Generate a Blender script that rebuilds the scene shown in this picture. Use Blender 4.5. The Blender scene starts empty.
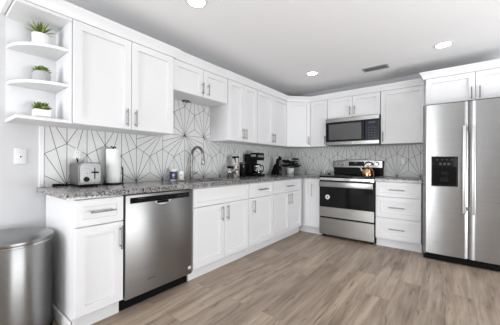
import bpy, bmesh, math, random
from mathutils import Vector, Matrix
random.seed(7)
PI = math.pi
SC = bpy.context.scene
COL = SC.collection

# ------------------------------------------------------------------ camera
F_PX = 256.4314
yaw, pitch, roll = 0.6629, -0.0003, -0.0045
c_, s_ = math.cos(yaw), math.sin(yaw)
fw0 = Vector((-s_, c_, 0)); rt0 = Vector((c_, s_, 0)); up0 = Vector((0, 0, 1))
Fv = math.cos(pitch) * fw0 + math.sin(pitch) * up0
Uv = -math.sin(pitch) * fw0 + math.cos(pitch) * up0
cr, sr = math.cos(roll), math.sin(roll)
Xc = cr * rt0 - sr * Uv
Yc = sr * rt0 + cr * Uv
cam = bpy.data.cameras.new('camera')
cam.sensor_width = 36.0
cam.sensor_fit = 'HORIZONTAL'
cam.lens = F_PX * 36.0 / 500.0
cam.shift_x = 0.000796
cam.shift_y = 0.0016
cam.clip_start = 0.05
cam_ob = bpy.data.objects.new('camera', cam)
COL.objects.link(cam_ob)
M = Matrix((Xc, Yc, -Fv)).transposed().to_4x4()
M.translation = Vector((2.4905, -4.4054, 1.1059))
cam_ob.matrix_world = M
SC.camera = cam_ob

# ------------------------------------------------------------------ world, lights, exposure
SC.view_settings.view_transform = 'Standard'
SC.view_settings.look = 'None'
SC.view_settings.gamma = 1.0
SC.view_settings.use_curve_mapping = False
SC.view_settings.exposure = 0.02
wd = bpy.data.worlds.new('world')
SC.world = wd
wd.use_nodes = True
bg = wd.node_tree.nodes['Background']
bg.inputs[0].default_value = (0.95, 0.98, 1.0, 1)
bg.inputs[1].default_value = 0.4

LAMP_EMIT = 18.0
CEIL = 2.405


def area(name, loc, direction, sx, sy, power, color=(1, 1, 1)):
    l = bpy.data.lights.new(name, 'AREA')
    l.shape = 'RECTANGLE'
    l.size = sx
    l.size_y = sy
    l.energy = power
    l.color = color
    o = bpy.data.objects.new(name, l)
    COL.objects.link(o)
    o.location = loc
    o.rotation_euler = Vector(direction).to_track_quat('-Z', 'Y').to_euler()
    return o


# daylight from unseen openings; the rear and side lights are added fill
P_REAR, P_STRIP, P_SIDE, P_CEIL_FILL = 122, 3, 4, 172
area('rear_fill', (0.95, -7.40, 1.15), (0.12, 1, 0.35), 1.5, 2.0, P_REAR, (0.945, 0.975, 1.0))
area('daylight_sidelight', (2.66, -7.45, 1.2), (0, 1, 0), 0.16, 2.0, P_STRIP, (0.945, 0.975, 1.0))
area('side_fill', (5.42, -3.35, 1.3), (-1, 0, 0.0), 3.4, 1.9, P_SIDE, (0.945, 0.975, 1.0))
# fill light added low at the side, tilted up to brighten the ceiling
area('ceiling_fill', (5.42, -3.15, 0.5), (-1, 0, 1.3), 3.0, 0.9, P_CEIL_FILL, (0.945, 0.975, 1.0))


# ------------------------------------------------------------------ materials
def new_mat(name):
    m = bpy.data.materials.new(name)
    m.use_nodes = True
    nt = m.node_tree
    return m, nt, nt.nodes['Principled BSDF']


def plain(name, col, rough=0.5, metal=0.0, coat=0.0, noise=0.0, nscale=30.0, bump=0.0, spec=0.5):
    m, nt, b = new_mat(name)
    b.inputs['Base Color'].default_value = (*col, 1)
    b.inputs['Roughness'].default_value = rough
    b.inputs['Metallic'].default_value = metal
    b.inputs['Specular IOR Level'].default_value = spec
    b.inputs['Coat Weight'].default_value = coat
    tc = nt.nodes.new('ShaderNodeTexCoord')
    n = nt.nodes.new('ShaderNodeTexNoise')
    n.inputs['Scale'].default_value = nscale
    n.inputs['Detail'].default_value = 4
    nt.links.new(tc.outputs['Object'], n.inputs['Vector'])
    if noise > 0:
        r = nt.nodes.new('ShaderNodeMixRGB')
        r.blend_type = 'MIX'
        r.inputs[1].default_value = (*[max(0, c * (1 - noise)) for c in col], 1)
        r.inputs[2].default_value = (*[min(1, c * (1 + noise)) for c in col], 1)
        nt.links.new(n.outputs['Fac'], r.inputs[0])
        nt.links.new(r.outputs[0], b.inputs['Base Color'])
    if bump > 0:
        bp = nt.nodes.new('ShaderNodeBump')
        bp.inputs['Strength'].default_value = bump
        bp.inputs['Distance'].default_value = 0.002
        nt.links.new(n.outputs['Fac'], bp.inputs['Height'])
        nt.links.new(bp.outputs[0], b.inputs['Normal'])
    return m


def steel(name, col=(0.55, 0.55, 0.55), rough=0.3, stretch=(300, 300, 4), wave=0.0, aniso=0.0):
    m, nt, b = new_mat(name)
    b.inputs['Metallic'].default_value = 1.0
    tc = nt.nodes.new('ShaderNodeTexCoord')
    mp = nt.nodes.new('ShaderNodeMapping')
    mp.inputs['Scale'].default_value = stretch
    n = nt.nodes.new('ShaderNodeTexNoise')
    n.inputs['Scale'].default_value = 1.0
    n.inputs['Detail'].default_value = 3
    nt.links.new(tc.outputs['Object'], mp.inputs[0])
    nt.links.new(mp.outputs[0], n.inputs['Vector'])
    r = nt.nodes.new('ShaderNodeMixRGB')
    r.inputs[1].default_value = (*[c * 0.90 for c in col], 1)
    r.inputs[2].default_value = (*[min(1, c * 1.10) for c in col], 1)
    nt.links.new(n.outputs['Fac'], r.inputs[0])
    nt.links.new(r.outputs[0], b.inputs['Base Color'])
    mr = nt.nodes.new('ShaderNodeMapRange')
    mr.inputs[3].default_value = rough - 0.05
    mr.inputs[4].default_value = rough + 0.05
    nt.links.new(n.outputs['Fac'], mr.inputs[0])
    nt.links.new(mr.outputs[0], b.inputs['Roughness'])
    if aniso > 0:
        b.inputs['Anisotropic'].default_value = aniso
        tv = nt.nodes.new('ShaderNodeCombineXYZ')
        tv.inputs[0].default_value = 0.02
        tv.inputs[1].default_value = 0.02
        tv.inputs[2].default_value = 1.0
        nt.links.new(tv.outputs[0], b.inputs['Tangent'])
    if wave > 0:
        mp2 = nt.nodes.new('ShaderNodeMapping')
        mp2.inputs['Scale'].default_value = (3.0, 3.0, 2.2)
        n2 = nt.nodes.new('ShaderNodeTexNoise')
        n2.inputs['Scale'].default_value = 1.0
        n2.inputs['Detail'].default_value = 1
        nt.links.new(tc.outputs['Object'], mp2.inputs[0])
        nt.links.new(mp2.outputs[0], n2.inputs['Vector'])
        bp = nt.nodes.new('ShaderNodeBump')
        bp.inputs['Strength'].default_value = 1.0
        bp.inputs['Distance'].default_value = wave
        nt.links.new(n2.outputs['Fac'], bp.inputs['Height'])
        nt.links.new(bp.outputs[0], b.inputs['Normal'])
    return m


def emit(name, col, strength):
    m, nt, b = new_mat(name)
    b.inputs['Base Color'].default_value = (*col, 1)
    b.inputs['Emission Color'].default_value = (*col, 1)
    b.inputs['Emission Strength'].default_value = strength
    return m


def glass(name, col=(0.95, 0.97, 0.97), rough=0.02):
    m, nt, b = new_mat(name)
    b.inputs['Base Color'].default_value = (*col, 1)
    b.inputs['Roughness'].default_value = rough
    b.inputs['Transmission Weight'].default_value = 1.0
    b.inputs['IOR'].default_value = 1.45
    return m


def granite_mat():
    m, nt, b = new_mat('granite')
    b.inputs['Roughness'].default_value = 0.16
    tc = nt.nodes.new('ShaderNodeTexCoord')
    v1 = nt.nodes.new('ShaderNodeTexVoronoi'); v1.inputs['Scale'].default_value = 150
    v2 = nt.nodes.new('ShaderNodeTexVoronoi'); v2.inputs['Scale'].default_value = 85
    n1 = nt.nodes.new('ShaderNodeTexNoise'); n1.inputs['Scale'].default_value = 16; n1.inputs['Detail'].default_value = 6
    nt.links.new(tc.outputs['Object'], n1.inputs['Vector'])
    for v in (v1, v2):
        nt.links.new(tc.outputs['Object'], v.inputs['Vector'])
    sep = nt.nodes.new('ShaderNodeSeparateColor')
    nt.links.new(v1.outputs['Color'], sep.inputs[0])
    r1 = nt.nodes.new('ShaderNodeValToRGB'); r1.color_ramp.interpolation = 'CONSTANT'
    e = r1.color_ramp.elements
    e[0].position = 0.0; e[0].color = (0.025, 0.023, 0.022, 1)
    e[1].position = 0.20; e[1].color = (0.1008, 0.0924, 0.0868, 1)
    for p, c in ((0.38, (0.1728, 0.1644, 0.1588)), (0.62, (0.2688, 0.2604, 0.2548)), (0.88, (0.4356, 0.4244, 0.416))):
        q = e.new(p); q.color = (*c, 1)
    nt.links.new(sep.outputs[0], r1.inputs[0])
    sep2 = nt.nodes.new('ShaderNodeSeparateColor')
    nt.links.new(v2.outputs['Color'], sep2.inputs[0])
    r2 = nt.nodes.new('ShaderNodeValToRGB'); r2.color_ramp.interpolation = 'CONSTANT'
    e = r2.color_ramp.elements
    e[0].position = 0.0; e[0].color = (0.05, 0.047, 0.045, 1)
    e[1].position = 0.24; e[1].color = (0.1704, 0.1564, 0.1452, 1)
    q = e.new(0.5); q.color = (0.3004, 0.292, 0.2836, 1)
    nt.links.new(sep2.outputs[1], r2.inputs[0])
    mx = nt.nodes.new('ShaderNodeMixRGB')
    st = nt.nodes.new('ShaderNodeValToRGB')
    st.color_ramp.elements[0].position = 0.44
    st.color_ramp.elements[1].position = 0.56
    nt.links.new(n1.outputs['Fac'], st.inputs[0])
    nt.links.new(st.outputs[0], mx.inputs[0])
    nt.links.new(r1.outputs[0], mx.inputs[1])
    nt.links.new(r2.outputs[0], mx.inputs[2])
    nt.links.new(mx.outputs[0], b.inputs['Base Color'])
    return m


def floor_mat():
    m, nt, b = new_mat('vinyl_planks')
    b.inputs['Roughness'].default_value = 0.42
    b.inputs['Specular IOR Level'].default_value = 0.35
    tc = nt.nodes.new('ShaderNodeTexCoord')
    mp = nt.nodes.new('ShaderNodeMapping')
    mp.inputs['Rotation'].default_value = (0, 0, PI / 2)
    mp.inputs['Location'].default_value = (0.37, 0.05, 0)
    nt.links.new(tc.outputs['Object'], mp.inputs[0])
    br = nt.nodes.new('ShaderNodeTexBrick')
    br.offset = 0.37
    br.inputs['Scale'].default_value = 1.0
    br.inputs['Brick Width'].default_value = 1.22
    br.inputs['Row Height'].default_value = 0.18
    br.inputs['Mortar Size'].default_value = 0.0012
    br.inputs['Mortar Smooth'].default_value = 0.3
    br.inputs['Color1'].default_value = (0.0, 0.0, 0.0, 1)
    br.inputs['Color2'].default_value = (1, 1, 1, 1)
    br.inputs['Mortar'].default_value = (0.5, 0.5, 0.5, 1)
    nt.links.new(mp.outputs[0], br.inputs['Vector'])
    # per plank shift of the grain
    sv = nt.nodes.new('ShaderNodeVectorMath'); sv.operation = 'SCALE'
    sv.inputs['Scale'].default_value = 7.3
    nt.links.new(br.outputs['Color'], sv.inputs[0])
    ad = nt.nodes.new('ShaderNodeVectorMath'); ad.operation = 'ADD'
    nt.links.new(tc.outputs['Object'], ad.inputs[0])
    nt.links.new(sv.outputs[0], ad.inputs[1])
    mg = nt.nodes.new('ShaderNodeMapping'); mg.inputs['Scale'].default_value = (38, 2.2, 1)
    nt.links.new(ad.outputs[0], mg.inputs[0])
    ng = nt.nodes.new('ShaderNodeTexNoise'); ng.inputs['Scale'].default_value = 1; ng.inputs['Detail'].default_value = 7
    ng.inputs['Roughness'].default_value = 0.62; ng.inputs['Distortion'].default_value = 0.5
    nt.links.new(mg.outputs[0], ng.inputs['Vector'])
    mb = nt.nodes.new('ShaderNodeMapping'); mb.inputs['Scale'].default_value = (7, 0.9, 1)
    nt.links.new(ad.outputs[0], mb.inputs[0])
    nb = nt.nodes.new('ShaderNodeTexNoise'); nb.inputs['Scale'].default_value = 1; nb.inputs['Detail'].default_value = 3
    nb.inputs['Distortion'].default_value = 1.0
    nt.links.new(mb.outputs[0], nb.inputs['Vector'])
    rg = nt.nodes.new('ShaderNodeValToRGB')
    e = rg.color_ramp.elements
    e[0].position = 0.28; e[0].color = (0.112, 0.080, 0.060, 1)
    e[1].position = 0.72; e[1].color = (0.52, 0.43, 0.342, 1)
    q = e.new(0.46); q.color = (0.295, 0.226, 0.176, 1)
    q = e.new(0.58); q.color = (0.40, 0.319, 0.251, 1)
    mix = nt.nodes.new('ShaderNodeMath'); mix.operation = 'MULTIPLY_ADD'
    mix.inputs[1].default_value = 0.45
    nt.links.new(ng.outputs['Fac'], mix.inputs[0])
    m2 = nt.nodes.new('ShaderNodeMath'); m2.operation = 'MULTIPLY'; m2.inputs[1].default_value = 0.55
    nt.links.new(nb.outputs['Fac'], m2.inputs[0])
    nt.links.new(m2.outputs[0], mix.inputs[2])
    nt.links.new(mix.outputs[0], rg.inputs[0])
    # sparse dark checks and knots along the grain
    mk = nt.nodes.new('ShaderNodeMapping'); mk.inputs['Scale'].default_value = (30, 3.2, 1)
    nt.links.new(ad.outputs[0], mk.inputs[0])
    nk = nt.nodes.new('ShaderNodeTexNoise'); nk.inputs['Scale'].default_value = 1; nk.inputs['Detail'].default_value = 2
    nk.inputs['Distortion'].default_value = 1.6
    nt.links.new(mk.outputs[0], nk.inputs['Vector'])
    rk = nt.nodes.new('ShaderNodeMapRange')
    rk.inputs[1].default_value = 0.60; rk.inputs[2].default_value = 0.74; rk.inputs[3].default_value = 1.0; rk.inputs[4].default_value = 0.52
    nt.links.new(nk.outputs['Fac'], rk.inputs[0])
    mkx = nt.nodes.new('ShaderNodeVectorMath'); mkx.operation = 'SCALE'
    nt.links.new(rg.outputs[0], mkx.inputs[0]); nt.links.new(rk.outputs[0], mkx.inputs['Scale'])
    # plank tone
    tone = nt.nodes.new('ShaderNodeMapRange')
    tone.inputs[3].default_value = 0.84; tone.inputs[4].default_value = 1.16
    nt.links.new(br.outputs['Color'], tone.inputs[0])
    mt = nt.nodes.new('ShaderNodeVectorMath'); mt.operation = 'SCALE'
    nt.links.new(mkx.outputs[0], mt.inputs[0])
    nt.links.new(tone.outputs[0], mt.inputs['Scale'])
    mj = nt.nodes.new('ShaderNodeMixRGB'); mj.inputs[2].default_value = (0.10, 0.078, 0.062, 1)
    nt.links.new(mt.outputs[0], mj.inputs[1])
    jf = nt.nodes.new('ShaderNodeMath'); jf.operation = 'MULTIPLY'; jf.inputs[1].default_value = 0.6
    nt.links.new(br.outputs['Fac'], jf.inputs[0])
    nt.links.new(jf.outputs[0], mj.inputs[0])
    nt.links.new(mj.outputs[0], b.inputs['Base Color'])
    bp = nt.nodes.new('ShaderNodeBump'); bp.inputs['Strength'].default_value = 0.25; bp.inputs['Distance'].default_value = 0.001
    nt.links.new(ng.outputs['Fac'], bp.inputs['Height'])
    nt.links.new(bp.outputs[0], b.inputs['Normal'])
    return m


MT = dict(
    wall=plain('wall_paint', (0.58, 0.58, 0.59), 0.75, noise=0.02, nscale=60, bump=0.15),
    ceil=plain('ceiling_paint', (0.88, 0.88, 0.885), 0.85, noise=0.02, nscale=90, bump=0.2),
    white=plain('white_lacquer', (0.735, 0.735, 0.745), 0.38, noise=0.008, nscale=8),
    trimw=plain('white_trim', (0.735, 0.735, 0.74), 0.4, noise=0.008, nscale=8),
    nickel=steel('brushed_nickel', (0.27, 0.267, 0.263), 0.32, (60, 60, 60)),
    steelv=steel('stainless_vertical', (0.37, 0.37, 0.37), 0.30, (2, 2, 240), 0.003, 0.75),
    steelh=steel('stainless_horizontal', (0.35, 0.345, 0.335), 0.30, (2, 2, 240), 0.003, 0.6),
    steeldw=steel('stainless_dishwasher', (0.30, 0.298, 0.295), 0.34, (2, 2, 240), 0.002, 0.7),
    chrome=steel('polished_steel', (0.55, 0.55, 0.55), 0.12, (40, 40, 40)),
    bin=steel('bin_steel', (0.30, 0.30, 0.298), 0.34, (30, 30, 30), 0.0, 0.8),
    darksteel=plain('dark_steel', (0.10, 0.10, 0.105), 0.4, metal=0.6, noise=0.1, nscale=50),
    black=plain('black_plastic', (0.007, 0.007, 0.0075), 0.45, spec=0.10, noise=0.1, nscale=60),
    blackgl=plain('black_glass', (0.006, 0.006, 0.0065), 0.06, spec=0.20, noise=0.05, nscale=5),
    blackmat=plain('black_matte', (0.006, 0.006, 0.006), 0.7, spec=0.06, noise=0.1, nscale=60),
    micglass=plain('microwave_window', (0.085, 0.085, 0.088), 0.10, spec=0.4, noise=0.15, nscale=400),  # grey base colour stands for the room reflected in the window
    navyp=plain('control_navy', (0.006, 0.008, 0.020), 0.15, spec=0.25, noise=0.05, nscale=20),
    mark=plain('pale_marks', (0.55, 0.56, 0.58), 0.5, noise=0.03),
    markd=plain('dim_marks', (0.035, 0.036, 0.042), 0.5, noise=0.03),
    disp=emit('blue_display', (0.03, 0.045, 0.07), 0.05),
    granite=granite_mat(),
    floor=floor_mat(),
    tile=plain('white_tile', (0.66, 0.66, 0.655), 0.45, noise=0.025, nscale=7),
    line=plain('charcoal_line', (0.022, 0.022, 0.024), 0.5, noise=0.1),
    sink=steel('sink_steel', (0.50, 0.50, 0.50), 0.3, (50, 50, 50)),
    paper=plain('paper_towel_paper', (0.82, 0.82, 0.815), 0.9, noise=0.02, nscale=120, bump=0.6),
    card=plain('cardboard_core', (0.35, 0.26, 0.18), 0.8, noise=0.1),
    plate=plain('plate_plastic', (0.68, 0.68, 0.68), 0.35, noise=0.005),
    pot=plain('white_ceramic', (0.80, 0.80, 0.79), 0.35, noise=0.01),
    potg=plain('grey_concrete', (0.40, 0.40, 0.405), 0.85, noise=0.22, nscale=90, bump=0.8),
    band=plain('pale_grey_glaze', (0.52, 0.52, 0.53), 0.5, noise=0.03),
    soil=plain('soil', (0.04, 0.03, 0.022), 0.95, noise=0.4, nscale=200, bump=1),
    leaf=plain('leaf_green', (0.10, 0.15, 0.03), 0.45, noise=0.55, nscale=45),
    leafy=plain('leaf_yellow_green', (0.32, 0.36, 0.10), 0.45, noise=0.4, nscale=45),
    leafd=plain('leaf_dark', (0.010, 0.016, 0.010), 0.4, noise=0.4, nscale=30),
    faucet=steel('faucet_steel', (0.24, 0.235, 0.225), 0.28, (60, 60, 60)),
    toast=steel('toaster_steel', (0.24, 0.238, 0.235), 0.36, (2, 2, 200), 0.0, 0.4),
    alu=steel('pale_aluminium', (0.60, 0.60, 0.60), 0.38, (60, 60, 60)),
    copper=steel('copper', (0.72, 0.40, 0.22), 0.16, (30, 30, 30)),
    navy=plain('navy_label', (0.012, 0.025, 0.11), 0.35, noise=0.1, nscale=60),
    green=plain('pale_green_label', (0.45, 0.58, 0.38), 0.5, noise=0.1, nscale=60),
    soapw=plain('white_plastic', (0.78, 0.78, 0.77), 0.3, noise=0.01),
    glass=glass('clear_glass'),
    spice=plain('dark_spice', (0.07, 0.055, 0.04), 0.8, noise=0.6, nscale=260),
    salt=plain('salt', (0.7, 0.69, 0.67), 0.9, noise=0.1, nscale=300),
    coffee=plain('black_coffee', (0.02, 0.012, 0.008), 0.2, noise=0.1),
    lamp=emit('lamp_glow', (1.0, 0.98, 0.95), LAMP_EMIT),
    duct=plain('vent_dark', (0.05, 0.05, 0.05), 0.8, noise=0.1),
    ventm=plain('vent_grey', (0.33, 0.33, 0.33), 0.5, noise=0.05),
)


def pattern_mat():
    m, nt, b = new_mat('speckled_wrap')
    tc = nt.nodes.new('ShaderNodeTexCoord')
    v = nt.nodes.new('ShaderNodeTexVoronoi'); v.inputs['Scale'].default_value = 38
    nt.links.new(tc.outputs['Object'], v.inputs['Vector'])
    sp = nt.nodes.new('ShaderNodeSeparateColor')
    nt.links.new(v.outputs['Color'], sp.inputs[0])
    r = nt.nodes.new('ShaderNodeValToRGB'); r.color_ramp.interpolation = 'CONSTANT'
    e = r.color_ramp.elements
    e[0].position = 0; e[0].color = (0.10, 0.085, 0.075, 1)
    e[1].position = 0.28; e[1].color = (0.62, 0.60, 0.57, 1)
    q = e.new(0.72); q.color = (0.40, 0.33, 0.27, 1)
    q = e.new(0.84); q.color = (0.75, 0.74, 0.72, 1)
    nt.links.new(sp.outputs[0], r.inputs[0])
    nt.links.new(r.outputs[0], b.inputs['Base Color'])
    b.inputs['Roughness'].default_value = 0.4
    return m


MT['pattern'] = pattern_mat()


# ------------------------------------------------------------------ mesh builder
class MB:
    def __init__(self):
        self.bm = bmesh.new()

    def _new(self, before, mi):
        for f in self.bm.faces:
            if f not in before:
                f.material_index = mi

    def box(self, x0, y0, z0, x1, y1, z1, mi=0, bev=0.0, seg=1, mat=None):
        bm = self.bm
        if x0 > x1: x0, x1 = x1, x0
        if y0 > y1: y0, y1 = y1, y0
        if z0 > z1: z0, z1 = z1, z0
        P = [(x0, y0, z0), (x1, y0, z0), (x1, y1, z0), (x0, y1, z0), (x0, y0, z1), (x1, y0, z1), (x1, y1, z1), (x0, y1, z1)]
        vs = [bm.verts.new(mat @ Vector(p) if mat else p) for p in P]
        fs = [bm.faces.new([vs[i] for i in q]) for q in ((3, 2, 1, 0), (4, 5, 6, 7), (0, 1, 5, 4), (1, 2, 6, 5), (2, 3, 7, 6), (3, 0, 4, 7))]
        for f in fs: f.material_index = mi
        if bev > 0:
            ed = list({e for f in fs for e in f.edges})
            bmesh.ops.bevel(bm, geom=ed, offset=bev, segments=seg, profile=0.5, affect='EDGES', material=mi)
        return self

    def prism(self, poly, z0, z1, mi=0, bev=0.0, seg=1, mat=None):
        """poly in XY counter-clockwise, extruded z0..z1"""
        bm = self.bm
        T = (lambda p: mat @ Vector(p)) if mat else (lambda p: p)
        a = [bm.verts.new(T((x, y, z0))) for x, y in poly]
        b = [bm.verts.new(T((x, y, z1))) for x, y in poly]
        n = len(poly)
        fs = [bm.faces.new(a[::-1]), bm.faces.new(b)]
        for i in range(n):
            fs.append(bm.faces.new([a[i], a[(i + 1) % n], b[(i + 1) % n], b[i]]))
        for f in fs: f.material_index = mi
        if bev > 0:
            ed = list(set(list(fs[0].edges) + list(fs[1].edges)))
            bmesh.ops.bevel(bm, geom=ed, offset=bev, segments=seg, profile=0.5, affect='EDGES', material=mi)
        return self

    def lathe(self, prof, c=(0, 0, 0), seg=28, mi=0, sx=1.0, sy=1.0, mat=None):
        bm = self.bm
        T = (lambda p: mat @ Vector(p)) if mat else (lambda p: Vector(p))
        rings = []
        for r, z in prof:
            if r < 1e-6:
                rings.append([bm.verts.new(T((c[0], c[1], c[2] + z)))])
            else:
                rings.append([bm.verts.new(T((c[0] + sx * r * math.cos(2 * PI * i / seg), c[1] + sy * r * math.sin(2 * PI * i / seg), c[2] + z))) for i in range(seg)])
        for a, b in zip(rings, rings[1:]):
            for i in range(seg):
                j = (i + 1) % seg
                if len(a) == 1 and len(b) == 1: continue
                if len(a) == 1: f = bm.faces.new([a[0], b[j], b[i]])
                elif len(b) == 1: f = bm.faces.new([a[i], a[j], b[0]])
                else: f = bm.faces.new([a[i], a[j], b[j], b[i]])
                f.material_index = mi
        return self

    def tube(self, pts, r, seg=12, mi=0, caps=True):
        bm = self.bm
        pts = [Vector(p) for p in pts]
        rs = r if isinstance(r, (list, tuple)) else [r] * len(pts)
        rings = []
        nrm = None
        for i, p in enumerate(pts):
            t = (pts[min(i + 1, len(pts) - 1)] - pts[max(i - 1, 0)]).normalized()
            if nrm is None:
                a = Vector((0, 0, 1)) if abs(t.z) < 0.9 else Vector((1, 0, 0))
                nrm = t.cross(a).normalized()
            nrm = (nrm - t * nrm.dot(t)).normalized()
            bn = t.cross(nrm)
            rings.append([bm.verts.new(p + rs[i] * (math.cos(2 * PI * k / seg) * nrm + math.sin(2 * PI * k / seg) * bn)) for k in range(seg)])
        for a, b in zip(rings, rings[1:]):
            for k in range(seg):
                f = bm.faces.new([a[k], a[(k + 1) % seg], b[(k + 1) % seg], b[k]])
                f.material_index = mi
        if caps:
            f = bm.faces.new(rings[0][::-1]); f.material_index = mi
            f = bm.faces.new(rings[-1]); f.material_index = mi
        return self

    def shaker(self, x0, x1, z0, z1, yb, t=0.02, fw=0.058, rec=0.015, mi=0):
        """five-piece door: back at yb, front at yb - t (front looks to -y)"""
        bm = self.bm
        yf = yb - t
        e = 0.0015
        def ring(ix, y):
            return [bm.verts.new(p) for p in ((x0 + ix, y, z0 + ix), (x1 - ix, y, z0 + ix), (x1 - ix, y, z1 - ix), (x0 + ix, y, z1 - ix))]
        R = [ring(0, yb), ring(0, yf + e), ring(e, yf), ring(fw, yf), ring(fw + 0.0012, yf + rec)]
        fs = [bm.faces.new(R[0][::-1])]
        for a, b in zip(R, R[1:]):
            for i in range(4):
                fs.append(bm.faces.new([a[i], a[(i + 1) % 4], b[(i + 1) % 4], b[i]]))
        fs.append(bm.faces.new(R[-1]))
        for f in fs: f.material_index = mi
        return self

    def cells(self, xs, ys, solid, z0, z1, mi=0, bev=0.003):
        """slab made of grid cells; solid(i,j) tells which exist"""
        bm = self.bm
        V = {}
        def v(i, j, z):
            k = (i, j, z)
            if k not in V: V[k] = bm.verts.new((xs[i], ys[j], z))
            return V[k]
        nx, ny = len(xs) - 1, len(ys) - 1
        ok = lambda i, j: 0 <= i < nx and 0 <= j < ny and solid(i, j)
        for i in range(nx):
            for j in range(ny):
                if not ok(i, j): continue
                bm.faces.new([v(i, j, z1), v(i + 1, j, z1), v(i + 1, j + 1, z1), v(i, j + 1, z1)])
                bm.faces.new([v(i, j + 1, z0), v(i + 1, j + 1, z0), v(i + 1, j, z0), v(i, j, z0)])
                if not ok(i - 1, j): bm.faces.new([v(i, j + 1, z0), v(i, j, z0), v(i, j, z1), v(i, j + 1, z1)])
                if not ok(i + 1, j): bm.faces.new([v(i + 1, j, z0), v(i + 1, j + 1, z0), v(i + 1, j + 1, z1), v(i + 1, j, z1)])
                if not ok(i, j - 1): bm.faces.new([v(i, j, z0), v(i + 1, j, z0), v(i + 1, j, z1), v(i, j, z1)])
                if not ok(i, j + 1): bm.faces.new([v(i + 1, j + 1, z0), v(i, j + 1, z0), v(i, j + 1, z1), v(i + 1, j + 1, z1)])
        if bev > 0:
            bm.normal_update()
            ed = [e for e in bm.edges if len(e.link_faces) == 2 and e.calc_face_angle() > 1.0 and all(abs(w.co.z - z1) < 1e-6 for w in e.verts)]
            bmesh.ops.bevel(bm, geom=ed, offset=bev, segments=2, profile=0.5, affect='EDGES')
        return self

    def leaf(self, base, direction, length, width, droop=0.3, mi=0, n=5, fold=0.25, roll=0.0):
        """a curved, slightly folded blade with thickness"""
        bm = self.bm
        d = Vector(direction).normalized()
        p = Vector(base)
        side = d.cross(Vector((0, 0, 1)))
        if side.length < 1e-3: side = Vector((1, 0, 0))
        side.normalize()
        if roll: side = Matrix.Rotation(roll, 3, d) @ side
        rows = []
        for i in range(n + 1):
            t = i / n
            w = width * (0.55 + 1.2 * t) * (1 - t) ** 0.75 if i < n else 0.0
            w = max(w, width * 0.03)
            nrm = side.cross(d).normalized()
            th = width * 0.10 * (1 - 0.7 * t)
            rows.append([bm.verts.new(p - side * w + nrm * w * fold), bm.verts.new(p - nrm * th), bm.verts.new(p + side * w + nrm * w * fold), bm.verts.new(p + nrm * th)])
            p = p + d * (length / n)
            d = (d + Vector((0, 0, -droop / n))).normalized()
        for a, b in zip(rows, rows[1:]):
            for k in range(4):
                f = bm.faces.new([a[k], a[(k + 1) % 4], b[(k + 1) % 4], b[k]])
                f.material_index = mi
        f = bm.faces.new(rows[0][::-1]); f.material_index = mi
        f = bm.faces.new(rows[-1]); f.material_index = mi
        return self

    def build(self, name, mats, parent=None, smooth=35):
        bm = self.bm
        bmesh.ops.recalc_face_normals(bm, faces=bm.faces[:])
        me = bpy.data.meshes.new(name)
        bm.to_mesh(me)
        bm.free()
        if not isinstance(mats, (list, tuple)): mats = [mats]
        for m in mats: me.materials.append(MT[m] if isinstance(m, str) else m)
        for p in me.polygons: p.use_smooth = True
        me.set_sharp_from_angle(angle=math.radians(smooth))
        o = bpy.data.objects.new(name, me)
        COL.objects.link(o)
        if parent: o.parent = parent
        return o


def thing(name, label, cat, loc=(0, 0, 0), rz=0.0, group=None):
    o = bpy.data.objects.new(name, None)
    o.empty_display_size = 0.05
    COL.objects.link(o)
    o.location = loc
    o.rotation_euler = (0, 0, rz)
    return tag(o, label, cat, group)


def tag(o, label, cat, group=None):
    o['label'] = label
    o['category'] = cat
    if group: o['group'] = group
    return o


def struct(o):
    o['kind'] = 'structure'
    return o


L90 = PI / 2        # the sink run: local x -> world +y, local -y -> world +x

# ------------------------------------------------------------------ the setting
XR, YR = 5.5, -7.6
struct(MB().box(-0.1, YR - 0.1, -0.1, XR + 0.1, 0.1, 0.0).build('floor', 'floor'))
struct(MB().box(-0.1, YR - 0.1, CEIL, XR + 0.1, 0.1, CEIL + 0.1).build('ceiling', 'ceil'))
struct(MB().box(-0.12, YR, 0.0, 0.0, 0.0, CEIL).build('wall_left', 'wall'))
struct(MB().box(-0.12, 0.0, 0.0, XR + 0.1, 0.12, CEIL).build('wall_back', 'wall'))
w = MB()
w.box(XR, -1.6, 0, XR + 0.1, 0, CEIL)
w.box(XR, YR, 0, XR + 0.1, -5.2, CEIL)
w.box(XR, -5.2, 2.28, XR + 0.1, -1.6, CEIL)
struct(w.build('wall_right', 'wall'))
w = MB()
for a, b in ((-0.1, 0.2), (1.7, 2.57), (2.75, XR + 0.1)): w.box(a, YR - 0.1, 0, b, YR, CEIL)
for a, b in ((0.2, 1.7), (2.57, 2.75)): w.box(a, YR - 0.1, 2.28, b, YR, CEIL)
struct(w.build('wall_rear', 'wall'))
struct(MB().box(0.0, YR, 0.0, 0.014, -3.83, 0.10, bev=0.003).build('baseboard_left', 'trimw'))
# moulding at the foot of the end panel
struct(MB().box(0.016, -3.826, 0.0, 0.585, -3.812, 0.085, bev=0.003).build('trim_1', 'trimw'))
# bullnose strip at the edge of the tiling
struct(MB().box(0.0, -3.850, 0.915, 0.010, -3.818, 1.388, bev=0.002).build('trim_2', 'trimw'))


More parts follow.
